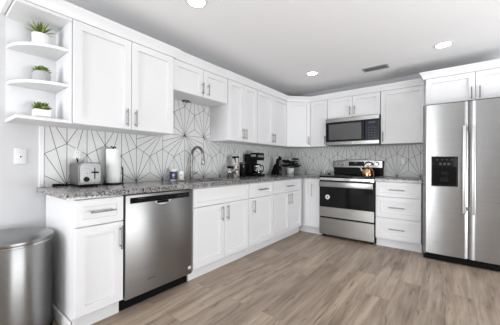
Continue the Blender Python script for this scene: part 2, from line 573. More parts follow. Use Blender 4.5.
def sweep_profile(path, prof, name):
    """path: XY corners with the room on the left-hand normal side; prof: (outward offset, z)"""
    m = MB()
    P = [Vector(p) for p in path]
    norms = []
    for a, b in zip(P, P[1:]):
        d = (b - a).normalized()
        norms.append(Vector((d.y, -d.x)))
    rows = []
    for i, p in enumerate(P):
        row = []
        for off, z in prof:
            if i == 0: q = p + norms[0] * off
            elif i == len(P) - 1: q = p + norms[-1] * off
            else:
                n1, n2 = norms[i - 1], norms[i]
                k = 1 + n1.dot(n2)
                q = p + (n1 + n2) * (off / max(k, 0.05))
            row.append(m.bm.verts.new((q.x, q.y, z)))
        rows.append(row)
    n = len(prof)
    for a, b in zip(rows, rows[1:]):
        for k in range(n):
            m.bm.faces.new([a[k], a[(k + 1) % n], b[(k + 1) % n], b[k]])
    m.bm.faces.new(rows[0][::-1]); m.bm.faces.new(rows[-1])
    return struct(m.build(name, 'white', smooth=40))


CZ = 2.152
crown = [(0.001, CZ), (0.0225, CZ), (0.028, CZ + 0.018), (0.038, CZ + 0.042), (0.056, CZ + 0.070), (0.060, CZ + 0.076), (0.060, CZ + 0.082), (0.001, CZ + 0.082)]
sweep_profile([(0.0, -4.045), (0.31, -4.045), (0.31, -2.868), (0.295, -2.868), (0.295, -2.064), (0.305, -2.064),
               (0.305, -0.608), (0.608, -0.305), (2.238, -0.305)], crown, 'trim_3')
sweep_profile([(2.248, -0.31), (2.248, -0.55), (3.22, -0.55)], crown, 'trim_4')


# ------------------------------------------------------------------ cabinets
def handle(parent, kind, xc, zc, length, yf, r=0.0056):
    """bar pull on two posts, standing off a front at yf"""
    m = MB()
    yb = yf - 0.030
    h = length / 2
    pin = h - 0.022
    if kind == 'v':
        m.tube([(xc, yb, zc - h), (xc, yb, zc + h)], r, 12)
        for s in (-1, 1): m.tube([(xc, yf + 0.001, zc + s * pin), (xc, yb, zc + s * pin)], r * 0.85, 10)
    else:
        m.tube([(xc - h, yb, zc), (xc + h, yb, zc)], r, 12)
        for s in (-1, 1): m.tube([(xc + s * pin, yf + 0.001, zc), (xc + s * pin, yb, zc)], r * 0.85, 10)
    return m.build('handle', 'nickel', parent)


G = 0.0021


def fronts(root, items, yb):
    for it in items:
        kind, x0, x1, z0, z1, hs = it[:6]
        fw = it[6] if len(it) > 6 else 0.058
        name = {'door': 'door', 'drawer': 'drawer', 'false': 'false_front'}[kind]
        d = MB().shaker(x0 + G, x1 - G, z0 + G, z1 - G, yb, 0.02, fw).build(name, 'white', root)
        if hs: handle(d, hs[0], hs[1], hs[2], hs[3], yb - 0.02)


def base_cabinet(label, loc, rz, width, items, group='white base cabinets', depth=0.61, side_to_floor=False):
    r = thing('base_cabinet', label, 'cabinet', loc, rz, group)
    m = MB()
    m.box(0.001, -depth, 0.105, width - 0.001, -0.008, 0.875, bev=0.001)
    if side_to_floor: m.box(0.001, -0.585, 0.0, 0.018, -0.008, 0.106)
    m.build('body', 'white', r)
    MB().box(0.001 if not side_to_floor else 0.019, -0.565, 0.0, width - 0.001, -0.545, 0.104).build('toe_kick', 'white', r)
    fronts(r, items, -depth - 0.001)
    return r


ZD0, ZD1, ZW0, ZW1 = 0.114, 0.686, 0.690, 0.866
# sink run
base_cabinet('narrow white base cabinet with one drawer over one door, beside the steel bin', (0, -3.808, 0), L90, 0.305,
             [('drawer', 0, 0.305, ZW0, ZW1, ('h', 0.162, 0.780, 0.16), 0.042), ('door', 0, 0.305, ZD0, ZD1, ('v', 0.280, 0.575, 0.165))], side_to_floor=True)
base_cabinet('wide white two-door sink base cabinet with a blank front, right of the dishwasher', (0, -2.872, 0), L90, 0.842,
             [('false', 0.008, 0.838, ZW0, ZW1, None, 0.042), ('door', 0.008, 0.423, ZD0, ZD1, ('v', 0.383, 0.588, 0.155)),
              ('door', 0.423, 0.838, ZD0, ZD1, ('v', 0.463, 0.588, 0.155))])
base_cabinet('white base cabinet with one drawer and one door below the jars and canister', (0, -2.029, 0), L90, 0.527,
             [('drawer', 0, 0.525, ZW0, ZW1, ('h', 0.275, 0.780, 0.19), 0.042), ('door', 0, 0.525, ZD0, ZD1, ('v', 0.085, 0.588, 0.155))])
base_cabinet('white base cabinet with one drawer over two doors below the knife block', (0, -1.501, 0), L90, 0.865,
             [('drawer', 0.002, 0.822, ZW0, ZW1, ('h', 0.435, 0.776, 0.19), 0.042), ('door', 0.002, 0.432, ZD0, ZD1, ('v', 0.397, 0.588, 0.155)),
              ('door', 0.432, 0.822, ZD0, ZD1, ('v', 0.478, 0.588, 0.155))])
# stove run
base_cabinet('narrow full-height white corner cabinet door with one upright handle, left of the range', (0.0, 0, 0), 0, 0.918,
             [('door', 0.660, 0.914, ZD0, ZW1, ('v', 0.790, 0.690, 0.19), 0.055)])
base_cabinet('white base cabinet of three stacked drawers between range and refrigerator', (1.702, 0, 0), 0, 0.518,
             [('drawer', 0, 0.516, 0.674, ZW1, ('h', 0.252, 0.766, 0.18), 0.045), ('drawer', 0, 0.516, 0.398, 0.670, ('h', 0.252, 0.536, 0.18)),
              ('drawer', 0, 0.516, 0.120, 0.394, ('h', 0.252, 0.256, 0.18))])


def wall_cabinet(label, loc, rz, width, z0, z1, items, depth=0.305, cut=None):
    r = thing('wall_cabinet', label, 'cabinet', loc, rz, 'white wall cabinets')
    MB().box(0.001, -depth, z0, width - 0.001, -0.001, z1, bev=0.001).build('body', 'white', r)
    fronts(r, items, -depth - 0.001)
    return r


UZ0, UZ1 = 1.390, 2.150
wall_cabinet('tall white two-door wall cabinet beside the open shelves, over the paper towels', (0, -3.730, 0), L90, 0.864, UZ0, UZ1,
             [('door', 0.002, 0.437, UZ0, UZ1, ('v', 0.395, 1.486, 0.145)), ('door', 0.437, 0.862, UZ0, UZ1, ('v', 0.470, 1.486, 0.145))], depth=0.310)
wall_cabinet('short white two-door wall cabinet high above the faucet and sink', (0, -2.864, 0), L90, 0.797, 1.840, UZ1,
             [('door', 0.002, 0.400, 1.840, UZ1, ('v', 0.380, 1.932, 0.13)), ('door', 0.400, 0.795, 1.840, UZ1, ('v', 0.462, 1.932, 0.13))], depth=0.295)
wall_cabinet('tall white two-door wall cabinet right of the short one, above the jars and coffee maker', (0, -2.066, 0), L90, 0.610, UZ0, UZ1,
             [('door', 0.002, 0.306, UZ0, UZ1, ('v', 0.277, 1.492, 0.14)), ('door', 0.306, 0.608, UZ0, UZ1, ('v', 0.337, 1.492, 0.14))])
wall_cabinet('tall white two-door wall cabinet just left of the diagonal corner cabinet', (0, -1.455, 0), L90, 0.848, UZ0, UZ1,
             [('door', 0.002, 0.408, UZ0, UZ1, ('v', 0.380, 1.492, 0.14)), ('door', 0.408, 0.846, UZ0, UZ1, ('v', 0.437, 1.492, 0.14))])
# diagonal corner unit
r = thing('wall_cabinet', 'white diagonal corner wall cabinet with one door, above the dark plant', 'cabinet', (0, 0, 0), 0, 'white wall cabinets')
MB().prism([(0.001, -0.001), (0.001, -0.606), (0.304, -0.606), (0.606, -0.304), (0.606, -0.001)], UZ0, UZ1, bev=0.001).build('body', 'white', r)
dl = math.hypot(0.302, 0.302)
d = MB().shaker(-dl / 2 + 0.012, dl / 2 - 0.012, UZ0 + G, UZ1 - G, 0.0, 0.02).build('door', 'white', r)
d.location = (0.4557, -0.4557, 0); d.rotation_euler = (0, 0, PI / 4)
handle(d, 'v', dl / 2 - 0.045, 1.492, 0.14, -0.02)
wall_cabinet('narrow tall white one-door wall cabinet left of the microwave', (0.608, 0, 0), 0, 0.300, UZ0, UZ1,
             [('door', 0.006, 0.298, UZ0, UZ1, ('v', 0.268, 1.492, 0.14))])
wall_cabinet('short white two-door wall cabinet above the microwave', (0.910, 0, 0), 0, 0.788, 1.826, UZ1,
             [('door', 0.002, 0.394, 1.826, UZ1, ('v', 0.360, 1.925, 0.13)), ('door', 0.394, 0.786, 1.826, UZ1, ('v', 0.428, 1.925, 0.13))])
wall_cabinet('tall white one-door wall cabinet right of the microwave, partly in shadow', (1.700, 0, 0), 0, 0.5485, UZ0, UZ1,
             [('door', 0.002, 0.520, UZ0, UZ1, ('v', 0.030, 1.492, 0.14))])
wall_cabinet('deep short white two-door cabinet above the refrigerator', (2.250, 0, 0), 0, 0.955, 1.832, UZ1,
             [('door', 0.002, 0.465, 1.832, UZ1, ('v', 0.430, 1.912, 0.135)), ('door', 0.465, 0.953, 1.832, UZ1, ('v', 0.501, 1.912, 0.135))], depth=0.55)

# open end shelf
r = thing('corner_shelf', 'white open end shelf with rounded shelves holding three small plants', 'shelf', (0, -4.040, 0), L90)
SW = 0.308
MB().box(0.0, -0.012, 1.390, SW, -0.001, 2.150).build('back_panel', 'white', r)
MB().box(SW - 0.014, -0.318, 1.411, SW, -0.013, 2.127).build('side_panel', 'white', r)
MB().box(0.0, -0.325, 2.128, SW, -0.013, 2.150, bev=0.001).build('top_board', 'white', r)
MB().box(0.0, -0.325, 1.388, SW, -0.013, 1.410, bev=0.002).build('bottom_board', 'white', r)
for z in (1.655, 1.912):
    poly = [(SW - 0.015, -0.013)] + [(SW - 0.015 - (SW - 0.02) * math.sin(t), -0.013 - 0.285 * math.cos(t)) for t in [PI / 2 * (k / 16) for k in range(16, -1, -1)]]
    MB().prism(poly, z, z + 0.020, bev=0.003, seg=2).build('shelf', 'white', r)

# ------------------------------------------------------------------ worktops, sink, tiles
xs = [0.0, 0.12, 0.52, 0.655, 0.919]
ys = [-3.862, -2.80, -2.10, -0.655, 0.0]
m = MB().cells(xs, ys, lambda i, j: (j == 3 or i < 3) and not (i == 1 and j == 1), 0.876, 0.914, bev=0.005)
tag(m.build('countertop', 'granite'), 'long speckled grey granite worktop running along the sink wall into the corner', 'countertop', 'granite worktops')
m = MB().cells([1.698, 2.226], [-0.655, 0.0], lambda i, j: True, 0.876, 0.914, bev=0.005)
tag(m.build('countertop', 'granite'), 'short speckled grey granite worktop between range and refrigerator', 'countertop', 'granite worktops')

r = thing('sink', 'undermount stainless sink bowl set in the granite below the faucet', 'sink', (0.32, -2.45, 0.70))
m = MB()
bm = m.bm
def rrect(hx, hy, rad, z, n=5):
    out = []
    for cx, cy, a0 in ((hx - rad, hy - rad, 0), (-hx + rad, hy - rad, PI / 2), (-hx + rad, -hy + rad, PI), (hx - rad, -hy + rad, 1.5 * PI)):
        for k in range(n + 1):
            a = a0 + PI / 2 * k / n
            out.append((cx + rad * math.cos(a), cy + rad * math.sin(a), z))
    return out
rings = [rrect(0.195, 0.345, 0.03, 0.174), rrect(0.190, 0.340, 0.03, 0.172), rrect(0.183, 0.333, 0.04, 0.02), rrect(0.15, 0.30, 0.04, 0.002), rrect(0.05, 0.05, 0.049, 0.0)]
rv = [[bm.verts.new(p) for p in q] for q in rings]
for a, b in zip(rv, rv[1:]):
    n = len(a)
    for k in range(n): bm.faces.new([a[k], a[(k + 1) % n], b[(k + 1) % n], b[k]])
bm.faces.new(rv[-1])
m.build('basin', 'sink', r)
MB().lathe([(0, 0.004), (0.03, 0.004), (0.042, 0.008), (0.045, 0.003), (0.045, 0.001)], (0, 0, 0), 24).build('drain', 'chrome', r)


# --- starburst hexagon tiling
def hex_segments(u_min, u_max, v_max, u_anchor, turned):
    W = 0.297; S = W / math.sqrt(3); v0 = 0.9165
    segs, bursts = [], []
    seen = set()
    for row in range(0, 5):
        vc = v0 + S + row * 1.5 * S
        k0 = math.floor((u_min - u_anchor) / W) - 2
        k1 = math.ceil((u_max - u_anchor) / W) + 2
        for k in range(k0, k1):
            uc = u_anchor + (k + (0.5 if row % 2 else 0)) * W
            vt = [(uc + S * math.cos(a), vc + S * math.sin(a)) for a in [PI / 2 + PI / 3 * i for i in range(6)]]  # 0 top,1 upper-left,2 lower-left,3 bottom,4 lower-right,5 upper-right
            for i in range(6):
                a, b = vt[i], vt[(i + 1) % 6]
                key = tuple(sorted([(round(a[0], 3), round(a[1], 3)), (round(b[0], 3), round(b[1], 3))]))
                if key in seen: continue
                seen.add(key)
                segs.append((a, b))
            bi = turned(row, uc)
            B = vt[bi]
            bursts.append(B)
            opp = [vt[(bi + j) % 6] for j in range(6)]
            mid = lambda p, q: ((p[0] + q[0]) / 2, (p[1] + q[1]) / 2)
            for tgt in (opp[2], mid(opp[2], opp[3]), opp[3], mid(opp[3], opp[4]), opp[4]):
                segs.append((B, tgt))
    return segs, bursts


def clip(a, b, r):
    x0, x1, y0, y1 = r
    t0, t1 = 0.0, 1.0
    dx, dy = b[0] - a[0], b[1] - a[1]
    for p, q in ((-dx, a[0] - x0), (dx, x1 - a[0]), (-dy, a[1] - y0), (dy, y1 - a[1])):
        if abs(p) < 1e-12:
            if q < 0: return None
        else:
            t = q / p
            if p < 0: t0 = max(t0, t)
            else: t1 = min(t1, t)
    if t1 - t0 < 1e-4: return None
    return (a[0] + t0 * dx, a[1] + t0 * dy), (a[0] + t1 * dx, a[1] + t1 * dy)


def backsplash(label, rects, anchor, turned, rz, loc, flip):
    m = MB()
    T = 0.007
    for (x0, x1, z0, z1) in rects: m.box(x0, -T, z0, x1, -0.0005, z1, 0)
    u0 = min(q[0] for q in rects); u1 = max(q[1] for q in rects)
    segs, bursts = hex_segments(u0, u1, 2, anchor, turned)
    y = -T - 0.0004
    LW = 0.0020
    for rc in rects:
        for a, b in segs:
            q = clip(a, b, rc)
            if not q: continue
            (ax, az), (bx, bz) = q
            l = math.hypot(bx - ax, bz - az)
            nx, nz = -(bz - az) / l * LW, (bx - ax) / l * LW
            vs = [m.bm.verts.new(p) for p in ((ax + nx, y, az + nz), (bx + nx, y, bz + nz), (bx - nx, y, bz - nz), (ax - nx, y, az - nz))]
            f = m.bm.faces.new(vs); f.material_index = 1
        for bx, bz in bursts:
            if rc[0] + 0.008 < bx < rc[1] - 0.008 and rc[2] - 0.004 < bz < rc[3] - 0.008:
                vs = [m.bm.verts.new((bx + 0.009 * math.cos(k * PI / 4), y - 0.0002, max(bz + 0.009 * math.sin(k * PI / 4), rc[2] + 0.0003 * k))) for k in range(8)]
                f = m.bm.faces.new(vs); f.material_index = 1
    o = m.build('tile_backsplash', ['tile', 'line'])
    o.location = loc; o.rotation_euler = (0, 0, rz)
    return tag(o, label, 'backsplash', 'starburst tile backsplashes')


def turn_left(row, u):
    if row == 0 or row == 2: return 3
    if row == 1:
        if -3.0 < u < -2.5: return 5
        if -2.45 < u < -1.95: return 1
        return 0
    return 0


backsplash('white tiles with charcoal starburst lines on the sink wall', [(-3.816, -0.008, 0.9145, 1.388), (-2.862, -2.070, 1.3885, 1.838)], -3.668, turn_left, L90, (0, 0, 0), False)
backsplash('white tiles with charcoal starburst lines behind the range', [(0.0, 2.236, 0.9145, 1.388)], 1.865 - 0.297 * 6, lambda row, u: 3 if row == 0 else 0, 0, (0, 0, 0), False)

# ------------------------------------------------------------------ dishwasher
r = thing('dishwasher', 'stainless dishwasher with black control strip and pocket handle', 'dishwasher', (0, -3.499, 0), L90)
W_ = 0.624
MB().box(0.002, -0.585, 0.099, W_ - 0.002, -0.03, 0.872).build('body', 'darksteel', r)
d = MB().box(0.006, -0.638, 0.100, W_ - 0.006, -0.588, 0.866, bev=0.006, seg=2).build('door', 'steeldw', r)
MB().box(0.040, -0.6405, 0.802, W_ - 0.044, -0.6385, 0.845, bev=0.0008).build('control_strip', 'blackgl', d)
for k in range(5): MB().box(0.455 + k * 0.019, -0.6415, 0.820, 0.465 + k * 0.019, -0.6407, 0.826).build('button', 'markd', d)
MB().box(0.10, -0.6415, 0.833, 0.16, -0.6407, 0.836).build('badge', 'markd', d)
# pocket handle: a shallow scoop below the strip
m = MB()
n = 16
prev = None
rows = []
for k in range(n + 1):
    t = k / n
    x = 0.235 + 0.155 * t
    dep = 0.040 * math.sin(PI * t) ** 0.6
    rows.append((x, dep))
fr = [m.bm.verts.new((x, -0.6395, 0.801)) for x, dp in rows]
lo = [m.bm.verts.new((x, -0.6400, 0.801 - dp)) for x, dp in rows]
lp = [m.bm.verts.new((x, -0.6470, 0.801 - dp * 0.85)) for x, dp in rows]
for k in range(n):
    m.bm.faces.new([fr[k], fr[k + 1], lo[k + 1], lo[k]]).material_index = 1
    m.bm.faces.new([lo[k], lo[k + 1], lp[k + 1], lp[k]]).material_index = 1
m.box(0.262, -0.6480, 0.783, 0.363, -0.6396, 0.8005, 0)
m.build('handle_pocket', ['blackmat', 'alu'], d)
m = MB()
m.tube([(0.185, -0.640, 0.196), (0.200, -0.640, 0.203), (0.215, -0.640, 0.198), (0.232, -0.640, 0.202), (0.250, -0.640, 0.199)], 0.0028, 6)
m.build('badge', 'darksteel', d)
MB().lathe([(0, 0.0022), (0.015, 0.0022), (0.0165, 0.0)], seg=20, mat=Matrix.Translation((0.590, -0.638, 0.160)) @ Matrix.Rotation(PI / 2, 4, 'X')).build('sticker', 'mark', d)
MB().box(0.006, -0.560, 0.0, W_ - 0.006, -0.540, 0.098).build('kick_plate', 'blackmat', r)

# ------------------------------------------------------------------ range
r = thing('range', 'freestanding stainless electric range with black glass top and oven window', 'stove', (0.921, 0, 0), 0)
RW = 0.776
MB().box(0.002, -0.640, 0.045, RW - 0.002, -0.018, 0.895, bev=0.003).build('body', 'black', r)
ct = MB().box(0.0, -0.672, 0.896, RW, -0.020, 0.924, bev=0.005, seg=2).build('cooktop', 'blackgl', r)
for bx, by, br in ((0.20, -0.48, 0.105), (0.58, -0.48, 0.085), (0.20, -0.20, 0.075), (0.58, -0.20, 0.10)):
    MB().lathe([(br - 0.004, 0.0), (br - 0.004, 0.0006), (br, 0.0006), (br, 0.0)], (bx, by, 0.9242), 40).build('burner_ring', 'markd', ct)
m = MB()
m.box(0.010, -0.075, 0.925, RW - 0.010, -0.012, 1.060, 0, bev=0.003)
poly = [(0.005, 1.055), (RW - 0.005, 1.055), (RW - 0.005, 1.150)] + [(RW - 0.005 - (RW - 0.01) * k / 10, 1.150 + 0.022 * math.sin(PI * k / 10)) for k in range(1, 10)] + [(0.005, 1.150)]
RX = Matrix.Rotation(PI / 2, 4, 'X')
m.prism(poly, 0.012, 0.084, 0, bev=0.004, mat=RX)
gd = m.build('backguard', ['black'], r)
poly2 = [(0.016, 1.046), (RW - 0.016, 1.046), (RW - 0.016, 1.146)] + [(RW - 0.016 - (RW - 0.032) * k / 10, 1.146 + 0.018 * math.sin(PI * k / 10)) for k in range(1, 10)] + [(0.016, 1.146)]
MB().prism(poly2, 0.0845, 0.090, 0, bev=0.001, mat=RX).build('control_panel', 'steelh', gd)
MB().box(0.262, -0.0935, 1.068, 0.500, -0.0905, 1.140, bev=0.001).build('clock_panel', 'blackgl', gd)
MB().box(0.345, -0.0948, 1.108, 0.395, -0.0938, 1.126).build('display', 'disp', gd)
for kx in (0.075, 0.155, 0.600, 0.688):
    MB().lathe([(0, 0.030), (0.019, 0.030), (0.022, 0.026), (0.024, 0.004), (0.028, 0.0)], seg=24, mat=Matrix.Translation((kx, -0.0903, 1.102)) @ RX).build('knob', 'chrome', gd)
dr = MB().box(0.004, -0.662, 0.312, RW - 0.004, -0.642, 0.852, bev=0.003).build('oven_door', 'black', r)
MB().box(0.005, -0.6660, 0.460, RW - 0.005, -0.6622, 0.851, bev=0.001).build('oven_window', 'blackgl', dr)
MB().box(0.005, -0.6660, 0.313, RW - 0.005, -0.6622, 0.457, bev=0.001).build('lower_panel', 'steelh', dr)
m = MB()
m.box(0.012, -0.714, 0.762, RW - 0.012, -0.695, 0.838, 0, bev=0.006, seg=3)
for hx in (0.04, RW - 0.04): m.box(hx - 0.012, -0.703, 0.785, hx + 0.012, -0.660, 0.820, 0, bev=0.003)
m.build('handle', 'steelh', dr)
m = MB()
TM = Matrix.Translation((0.130, -0.6662, 0.607)) @ RX
m.lathe([(0, 0.0012), (0.034, 0.0012), (0.0345, 0.0)], seg=28, mat=TM, mi=0)
m.lathe([(0, 0.0020), (0.012, 0.0020), (0.0125, 0.0013)], seg=20, mat=TM, mi=1)
m.build('sticker', ['plate', 'black'], dr)
MB().box(0.004, -0.664, 0.046, RW - 0.004, -0.641, 0.290, bev=0.003).build('storage_drawer', 'steelh', r)
MB().box(0.008, -0.668, 0.858, RW - 0.008, -0.6405, 0.8945).build('front_strip', 'chrome', r)
for lx in (0.05, RW - 0.05):
    for ly in (-0.58, -0.08):
        MB().tube([(lx, ly, 0.0), (lx, ly, 0.045)], 0.018, 12).build('leg', 'black', r)

# ------------------------------------------------------------------ microwave
r = thing('microwave', 'stainless over-the-range microwave with black door and navy control panel', 'microwave', (0.912, 0, 1.392), 0)
MW = 0.786; MH = 0.420
MB().box(0.002, -0.375, 0.004, MW - 0.002, -0.008, MH, bev=0.002).build('body', 'black', r)
d = MB().box(0.004, -0.405, 0.058, 0.590, -0.376, 0.360, bev=0.003).build('door', 'blackgl', r)
MB().box(0.055, -0.4070, 0.085, 0.545, -0.4052, 0.330, bev=0.0005).build('door_window', 'micglass', d)
c = MB().box(0.594, -0.405, 0.058, MW - 0.004, -0.376, 0.360, bev=0.003).build('control_panel', 'navyp', r)
MB().box(0.640, -0.4065, 0.300, 0.735, -0.4052, 0.330).build('display', 'disp', c)
for i in range(3):
    for j in range(5):
        MB().box(0.640 + i * 0.038, -0.4065, 0.085 + j * 0.037, 0.662 + i * 0.038, -0.4052, 0.100 + j * 0.037).build('button', 'markd', c)
MB().box(0.0, -0.408, 0.3615, MW, -0.376, MH, bev=0.003).build('top_band', 'steelh', r)
b = MB().box(0.0, -0.408, 0.004, MW, -0.376, 0.0565, bev=0.003).build('bottom_band', 'steelh', r)
MB().lathe([(0, 0.002), (0.013, 0.002), (0.0145, 0)], seg=24, mat=Matrix.Translation((0.43, -0.408, 0.031)) @ RX).build('badge', 'mark', b)
MB().box(0.03, -0.37, 0.0, MW - 0.03, -0.05, 0.0045).build('filter_grille', 'darksteel', r)

# ------------------------------------------------------------------ refrigerator
r = thing('refrigerator', 'side-by-side stainless refrigerator with black ice and water dispenser', 'refrigerator', (2.238, 0, 0), 0)
FWD = 0.955; SX = 0.410
MB().box(0.004, -0.725, 0.02, FWD - 0.004, -0.03, 1.762, bev=0.003).build('body', 'darksteel', r)


def bowed_door(x0, x1, z0, z1, yb, yf, bow, rr=0.012, hole=None):
    m = MB()
    n = 18
    pts = []
    for k in range(n + 1):
        t = k / n
        x = x0 + (x1 - x0) * t
        y = yf - bow * math.sin(PI * t) ** 0.8
        edge = min(x - x0, x1 - x)
        if edge < rr: y += rr - math.sqrt(max(0, rr * rr - (rr - edge) ** 2))
        pts.append((x, y))
    # denser corner points
    poly = pts + [(x1, yb), (x0, yb)]
    m.prism(poly, z0, z1, bev=0.0)
    return m


fd = bowed_door(0.002, SX - 0.003, 0.085, 1.783, -0.730, -0.790, 0.007).build('door', 'steelv', r)
rd = bowed_door(SX + 0.003, FWD - 0.002, 0.085, 1.783, -0.730, -0.790, 0.007).build('door', 'steelv', r)
fd['label'] = 'narrow freezer door with dispenser'
for o, hx in ((fd, SX - 0.036), (rd, SX + 0.040)):
    m = MB()
    m.box(hx - 0.016, -0.850, 0.575, hx + 0.016, -0.832, 1.520, bev=0.006, seg=3)
    for z in (0.62, 1.475): m.box(hx - 0.011, -0.834, z - 0.02, hx + 0.011, -0.782, z + 0.02, bev=0.003)
    m.build('handle', 'alu', o)
dx0, dx1 = 0.088, 0.325
m = MB()
m.box(dx0 - 0.008, -0.8035, 0.848, dx1 + 0.008, -0.780, 1.200, 1, bev=0.003)
m.box(dx0, -0.8065, 0.857, dx1, -0.790, 1.191, 0, bev=0.003)
m.build('dispenser', ['blackgl', 'nickel'], fd)
m = MB()
m.box(dx0 + 0.014, -0.8085, 0.868, dx1 - 0.014, -0.8066, 1.075, 0)
m.build('dispenser_cavity', ['blackmat'], fd)
m = MB()
m.box(dx0 + 0.085, -0.815, 0.985, dx1 - 0.085, -0.8086, 1.025, bev=0.002)
m.box(dx0 + 0.075, -0.822, 0.905, dx1 - 0.085, -0.8086, 0.955, bev=0.004)
m.box(dx0 + 0.060, -0.818, 0.868, dx1 - 0.060, -0.8086, 0.876, bev=0.002)
m.build('dispenser_paddle', 'black', fd)
for i in range(4): MB().box(dx0 + 0.045 + i * 0.043, -0.8075, 1.150, dx0 + 0.062 + i * 0.043, -0.8066, 1.158).build('button', 'markd', fd)
for i in range(3): MB().box(dx0 + 0.070 + i * 0.037, -0.8075, 1.095, dx0 + 0.092 + i * 0.037, -0.8066, 1.120).build('button', 'markd', fd)
g = MB().box(0.010, -0.765, 0.008, FWD - 0.010, -0.690, 0.080, bev=0.004)
for k in range(12): g.box(0.05 + k * 0.072, -0.7662, 0.030, 0.105 + k * 0.072, -0.7648, 0.040)
g.build('base_grille', 'blackmat', r)
MB().box(0.004, -0.79, 0.066, 0.030, -0.74, 0.084, bev=0.003).build('hinge', 'nickel', r)
MB().box(0.004, -0.722, 1.763, 0.080, -0.66, 1.790, bev=0.003).build('hinge', 'darksteel', r)
for lx in (0.05, FWD - 0.05):
    for ly in (-0.66, -0.10): MB().tube([(lx, ly, 0.0), (lx, ly, 0.03)], 0.02, 12).build('leg', 'black', r)

# ------------------------------------------------------------------ bin
r = thing('trash_bin', 'oval brushed stainless bin with domed lid beside the end cabinet', 'bin', (0.265, -4.056, 0), 0)
A_, B_ = 0.238, 0.220
MB().lathe([(0, 0.02), (0.96, 0.02), (0.985, 0.022), (1.0, 0.03), (1.0, 0.595), (0.99, 0.60), (0.0, 0.60)], seg=64, sx=A_, sy=B_).build('body', 'bin', r)
MB().lathe([(0, 0.0), (1.0, 0.0), (1.015, 0.004), (1.015, 0.022), (1.0, 0.028), (0, 0.028)], seg=64, sx=A_, sy=B_).build('base_ring', 'black', r)
MB().lathe([(1.0, 0.597), (1.02, 0.600), (1.02, 0.612), (1.0, 0.614), (0.98, 0.612), (0.98, 0.600), (1.0, 0.597)], seg=64, sx=A_, sy=B_).build('rim', 'chrome', r)
MB().lathe([(1.018, 0.6145), (1.022, 0.620), (1.015, 0.630), (0.97, 0.636), (0.7, 0.644), (0.35, 0.648), (0, 0.649)], seg=64, sx=A_, sy=B_).build('lid', 'bin', r)
MB().box(A_ - 0.02, -0.05, 0.006, A_ + 0.06, 0.05, 0.022, bev=0.006, seg=2).build('pedal', 'chrome', r)

# ------------------------------------------------------------------ faucet
r = thing('faucet', 'tall brushed nickel gooseneck pull-down faucet behind the sink', 'faucet', (0.075, -2.43, 0.914), 0)
MB().lathe([(0, 0), (0.027, 0), (0.027, 0.008), (0.022, 0.014), (0.020, 0.09), (0.015, 0.10), (0, 0.10)], seg=28).build('base', 'faucet', r)
pts = [(0, 0, 0.095), (0, 0, 0.18), (0, 0, 0.27)] + [(0.10 - 0.10 * math.cos(a), 0, 0.27 + 0.105 * math.sin(a)) for a in [PI * k / 18 for k in range(1, 18)]] + [(0.20, 0, 0.27), (0.201, 0, 0.245)]
MB().tube(pts, 0.0165, 16).build('spout', 'faucet', r)
MB().tube([(0.201, 0, 0.247), (0.202, 0, 0.225), (0.203, 0, 0.18), (0.203, 0, 0.172)], [0.018, 0.022, 0.022, 0.019], 18).build('spray_head', 'faucet', r)
MB().tube([(0.0, 0.016, 0.060), (0.005, 0.045, 0.064), (0.02, 0.075, 0.090)], [0.013, 0.009, 0.007], 12).build('lever', 'faucet', r)

# ------------------------------------------------------------------ toaster
ZC = 0.9145
r = thing('toaster', 'two-slice brushed steel toaster with black slider and dial on its end', 'toaster', (0.15, -3.582, ZC), L90)
# local: front (-y) looks to the room
hw, hd = 0.080, 0.108
m = MB()
prof = [(-hw, 0.018), (hw, 0.018), (hw, 0.166)] + [(hw - 0.026 + 0.026 * math.cos(a), 0.166 + 0.026 * math.sin(a)) for a in [PI / 2 * k / 6 for k in range(1, 7)]] + [(-hw + 0.026 - 0.026 * math.sin(a), 0.166 + 0.026 * math.cos(a)) for a in [PI / 2 * k / 6 for k in range(0, 6)]] + [(-hw, 0.166)]
m.prism(prof, -hd + 0.012, hd - 0.012, bev=0.004, seg=2, mat=RX)
bd = m.build('body', 'toast', r)
prof2 = [(x * 0.94, 0.02 + (z - 0.02) * 0.955) for x, z in prof]
MB().prism(prof2, hd - 0.0115, hd, bev=0.003, mat=RX).build('end_panel', 'toast', r)
MB().box(-hw + 0.006, -hd - 0.002, 0.006, hw - 0.006, hd - 0.012, 0.0178, bev=0.002).build('base', 'black', r)
for sx_ in (-1, 1):
    for sy_ in (-1, 1): MB().tube([(sx_ * 0.055, sy_ * 0.075, 0), (sx_ * 0.055, sy_ * 0.075, 0.0065)], 0.009, 12).build('foot', 'black', r)
for sx_ in (-0.030, 0.030): MB().box(sx_ - 0.013, -0.075, 0.1922, sx_ + 0.013, 0.075, 0.1932).build('slot', 'blackmat', bd)
MB().box(0.026, -hd - 0.0015, 0.060, 0.033, -hd - 0.0002, 0.150).build('slider_track', 'blackmat', r)
MB().box(0.006, -hd - 0.020, 0.108, 0.054, -hd - 0.0018, 0.119, bev=0.003).build('lever', 'black', r)
MB().lathe([(0, 0.020), (0.015, 0.020), (0.018, 0.016), (0.019, 0.0)], seg=24, mat=Matrix.Translation((-0.030, -hd - 0.0003, 0.060)) @ RX).build('knob', 'black', r)
for z in (0.093, 0.115, 0.137): MB().box(-0.044, -hd - 0.004, z - 0.005, -0.016, -hd - 0.0003, z + 0.005, bev=0.002).build('button', 'mark', r)
tag(MB().tube([(0.012, -3.598, 1.137), (0.030, -3.598, 1.128), (0.026, -3.598, 1.05), (0.020, -3.60, 0.960), (0.022, -3.62, 0.9225), (0.03, -3.67, 0.9225), (0.06, -3.72, 0.9225), (0.05, -3.775, 0.9225), (0.08, -3.78, 0.9225), (0.085, -3.72, 0.9225), (0.06, -3.69, 0.926), (0.035, -3.74, 0.930), (0.06, -3.775, 0.932), (0.075, -3.73, 0.9335)], 0.006, 8).build('power_cord', 'black'),
    'black power cord bunched on the granite left of the toaster', 'cord')


